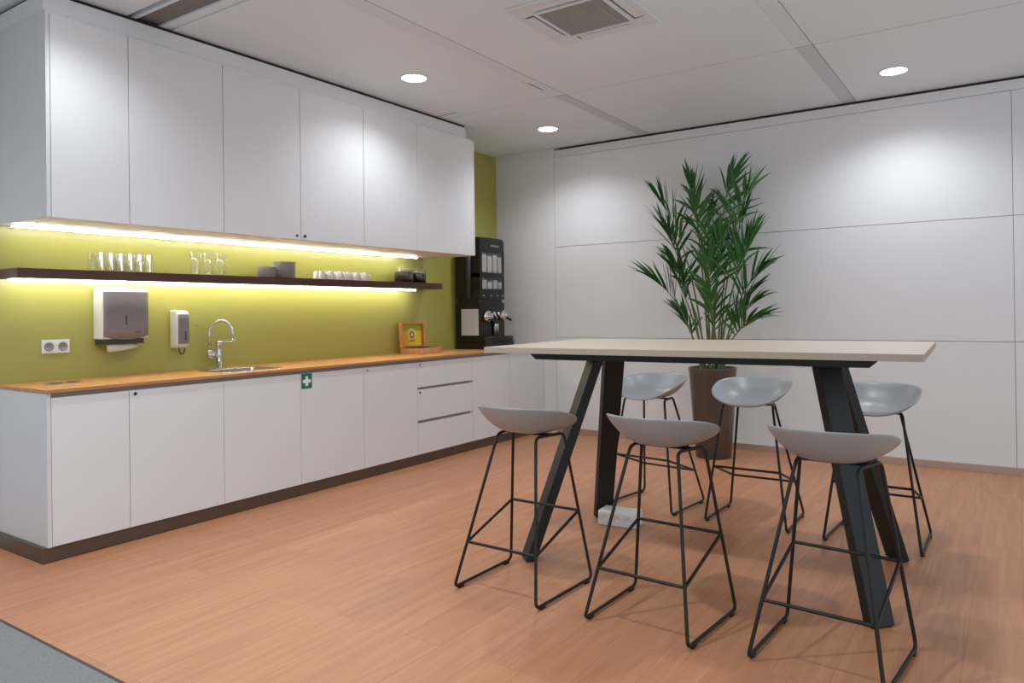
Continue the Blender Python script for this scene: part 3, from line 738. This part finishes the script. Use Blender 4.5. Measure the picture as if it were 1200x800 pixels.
# ------------------------------------------------------------------ bar stools
def shell_bm():
    """moulded low-back seat; +y is the front"""
    bm = bmesh.new(); n = 64; m = 14
    def rim(a):
        c, s = math.cos(a), math.sin(a); 
        e = 2 / 2.5 if s < 0 else 2 / 3.4
        x = .221 * math.copysign(abs(c) ** e, c); y = (.198 if s < 0 else .21) * math.copysign(abs(s) ** (2 / 2.3 if s < 0 else 2 / 3.0), s)
        if s < 0: x *= 1 - .10 * abs(s) ** 2
        k = (y + .19) / .395                    # 0 back .. 1 front
        z = .846 - .020 * k - .078 * k * k
        if k > .5: z -= .038 * ((k - .5) * 2) ** 2 * (1 - (x / .221) ** 2)
        return x, y, z
    cz = .715
    ctr = bm.verts.new((0, .042, cz)); rings = []
    for j in range(1, m + 1):
        r = j / m; ring = []
        for k in range(n):
            a = 2 * PI * k / n; x, y, z = rim(a)
            kk = (y + .19) / .395
            p = 3.0 + .4 * kk
            zz = cz + (z - cz) * r ** p - .006 * math.sin(PI * r) * (0.4 + .6 * abs(x) / .221) 
            ring.append(bm.verts.new((x * r, .042 + (y - .02) * r, zz)))
        rings.append(ring)
    for k in range(n): bm.faces.new((ctr, rings[0][k], rings[0][(k + 1) % n]))
    for A, C in zip(rings, rings[1:]):
        for k in range(n): bm.faces.new((A[k], C[k], C[(k + 1) % n], A[(k + 1) % n]))
    for f in bm.faces: f.smooth = True
    return bm
TR = .0072
FX, FXb, FYb, FYf = .236, .226, -.232, .218
BT, FT = (.108, -.045, .6975), (.146, .130, .698)
def lerp(a, b, z):
    s = (z - a[2]) / (b[2] - a[2]); return tuple(a[i] + (b[i] - a[i]) * s for i in range(3))
def make_stool(label, loc, rz):
    t = thing('bar_stool', label, 'bar stool', loc, rz, 'grey bar stools around the high table')
    s = obj('seat_shell', shell_bm(), 'seat', t, world=False)
    md = s.modifiers.new('thick', 'SOLIDIFY'); md.thickness = .009; md.offset = -1
    md = s.modifiers.new('soft', 'SUBSURF'); md.levels = 1; md.render_levels = 1
    for sx in (-1, 1):
        g = .006 + TR
        pts = [(sx * FXb, FYb, g), (sx * FX, FYf, g), (sx * FT[0], FT[1], FT[2]), (sx * BT[0], BT[1], BT[2])]
        bm = bmesh.new(); sweep(bm, fillet(pts, .028, True, 6), TR, 10, True); fr = obj('leg_frame', bm, 'black', t, world=False)
        for y in (FYb + .045, FYf - .045):
            bm = bmesh.new(); xx = FXb + (FX - FXb) * (y - FYb) / (FYf - FYb); box(bm, sx * xx - .009, sx * xx + .009, y - .017, y + .017, .0, .012); obj('foot_glide', bm, 'blackplastic', fr, world=False, bevel=.002)
    zb, zf = .212, .332
    pts = []
    for sx, ft, tp, z in ((-1, (FXb, FYb, .01), BT, zb), (1, (FXb, FYb, .01), BT, zb), (1, (FX, FYf, .01), FT, zf), (-1, (FX, FYf, .01), FT, zf)):
        q = lerp(ft, tp, z); pts.append((sx * q[0], q[1], q[2]))
    bm = bmesh.new(); sweep(bm, fillet(pts, .012, True, 4), TR * .95, 10, True); obj('footrest', bm, 'black', t, world=False)
    bm = bmesh.new(); box(bm, -.125, .125, .015, .075, .697, .7015); obj('seat_mount', bm, 'black', t, world=False, bevel=.001)
    return t
stools = [('bar stool nearest the kitchen, in the front row with its back to the viewer', (2.828, -3.752, 0), -.03),
          ('middle bar stool of the front row, back to the viewer', (3.507, -3.748, 0), -.06),
          ('rightmost bar stool of the front row, in front of the right table legs', (4.172, -3.735, 0), -.08),
          ('bar stool at the far side of the table, left of the plant pot', (2.775, -2.11, 0), PI - .12),
          ('middle bar stool at the far side of the table, right of the plant pot', (3.430, -2.137, 0), PI + .0),
          ('bar stool at the far right side of the table, facing the viewer', (4.11, -2.18, 0), PI - .03)]
s0 = None
for lab, loc, rz in stools:
    if s0 is None: s0 = make_stool(lab, loc, rz)
    else: dup(s0, loc, rz, lab)

# ------------------------------------------------------------------ palm
PX, PY = 2.578, -.43
t = thing('potted_palm', 'tall green kentia palm in a taupe pot by the white wall', 'plant', (PX, PY, 0))
bm = bmesh.new(); lathe(bm, [(0, .001), (.145, .001), (.151, .008), (.172, .30), (.197, .69), (.203, .755), (.204, .765), (.200, .770), (.190, .765), (.186, .74), (.183, .70), (0, .70)], 48, (PX, PY, 0)); obj('plant_pot', bm, 'pot', t)
bm = bmesh.new(); lathe(bm, [(0, .728), (.06, .73), (.14, .722), (.184, .716)], 32, (PX, PY, 0)); obj('soil', bm, 'soil', t)
FR = [((2.54,-.43,0.72),(2.45,-0.51,1.96),(2.11,-0.62,2.31)), ((2.56,-.43,0.72),(2.48,-0.38,2.02),(2.33,-0.30,2.48)), ((2.59,-.43,0.72),(2.64,-0.40,2.09),(2.76,-0.35,2.52)),
 ((2.62,-.43,0.72),(2.71,-0.48,2.04),(3.01,-0.55,2.31)), ((2.52,-.43,0.72),(2.36,-0.40,1.74),(2.05,-0.35,2.11)), ((2.57,-.43,0.72),(2.58,-0.51,1.79),(2.47,-0.62,2.26)),
 ((2.63,-.43,0.72),(2.66,-0.38,1.72),(2.89,-0.30,2.17)), ((2.65,-.43,0.72),(2.73,-0.51,1.46),(3.02,-0.62,1.88)), ((2.66,-.43,0.72),(2.71,-0.42,1.39),(3.07,-0.40,1.64)),
 ((2.51,-.43,0.72),(2.38,-0.50,1.40),(2.06,-0.60,1.56)), ((2.54,-.43,0.72),(2.39,-0.37,1.47),(2.12,-0.28,1.77)), ((2.66,-.43,0.72),(2.75,-0.52,1.14),(3.10,-0.66,1.20)),
 ((2.65,-.43,0.72),(2.68,-0.38,1.19),(2.95,-0.30,1.46)), ((2.51,-.43,0.72),(2.42,-0.42,1.10),(2.22,-0.40,1.28)), ((2.60,-.43,0.72),(2.61,-0.53,1.36),(2.63,-0.68,1.78)),
 ((2.60,-.43,0.72),(2.64,-0.52,1.50),(2.76,-0.66,1.97)), ((2.58,-.43,0.72),(2.51,-0.35,1.51),(2.50,-0.22,2.24)), ((2.63,-.43,0.72),(2.66,-0.54,1.10),(2.63,-0.70,1.46)),
 ((2.66,-.43,0.72),(2.72,-0.46,1.20),(3.04,-0.50,1.36)), ((2.65,-.43,0.72),(2.72,-0.40,1.60),(2.98,-0.36,2.00)), ((2.52,-.43,0.72),(2.40,-0.44,1.36),(2.20,-0.46,1.66))]
def leaflet(bm, p, d, side, L, w, droop):
    """one lance-shaped blade with a shallow keel"""
    n = 6; d = d.normalized(); s = side.normalized(); prev = None
    for k in range(n + 1):
        a = k / n
        q = p + d * (L * a) + Vector((0, 0, -droop * L * a * a))
        q.y = min(q.y, -.045 - .01 * a)
        ww = w * (math.sin(PI * min(1, a * 1.02 + .04)) ** .75) * (1 - .35 * a) + .0006
        up = Vector((0, 0, 1)); nn = s.cross(d); nn.normalize()
        row = [bm.verts.new(q - s * ww + nn * ww * .35), bm.verts.new(q), bm.verts.new(q + s * ww + nn * ww * .35)]
        if prev:
            for i in range(2):
                f = bm.faces.new((prev[i], prev[i + 1], row[i + 1], row[i])); f.smooth = True
        prev = row
for fi, (b, c, e) in enumerate(FR):
    b, c, e = Vector(b) + Vector((random.uniform(-.02, .02), random.uniform(-.05, .05), 0)), Vector(c), Vector(e)
    def bez(s): return b * (1 - s) ** 2 + c * 2 * s * (1 - s) + e * s * s
    path = [bez(.91 * k / 26) for k in range(27)]
    bm = bmesh.new(); sweep(bm, path, .0085, 7, taper=lambda s: 1.15 - .95 * s); stem = obj('stem', bm, 'stem', t)
    bm = bmesh.new(); total = (c - b).length + (e - c).length
    s0_ = .60 if total > 1.0 else .50; nl = 11
    for k in range(nl):
        s = s0_ + (.90 - s0_) * (k / (nl - 1)) ** .9; p = bez(min(s, .995)); tg = (bez(min(1, s + .02)) - bez(s - .02)).normalized()
        up = Vector((0, 0, 1)); lat = tg.cross(up)
        if lat.length < .25: lat = tg.cross(Vector((0.3, 1, 0)))
        lat.normalize(); nrm = lat.cross(tg).normalized()
        u = (s - s0_) / (.90 - s0_)
        for sd in (-1, 1):
            ang = math.radians(52 - 38 * u + random.uniform(-7, 7)); tilt = math.radians(random.uniform(8, 62))
            d = tg * math.cos(ang) + (lat * sd * math.cos(tilt) + nrm * math.sin(tilt)) * math.sin(ang)
            L = (.43 - .10 * abs(2 * u - .6)) * random.uniform(.8, 1.1) * (1 if total > 1.0 else .85)
            wv = d.cross(nrm); wv = wv if wv.length > .1 else lat
            wv = (wv.normalized() + nrm * random.uniform(-.9, .9)).normalized()
            leaflet(bm, p, d, wv, L, random.uniform(.013, .0195), random.uniform(.10, .34))
    obj('frond', bm, 'leaf', stem)
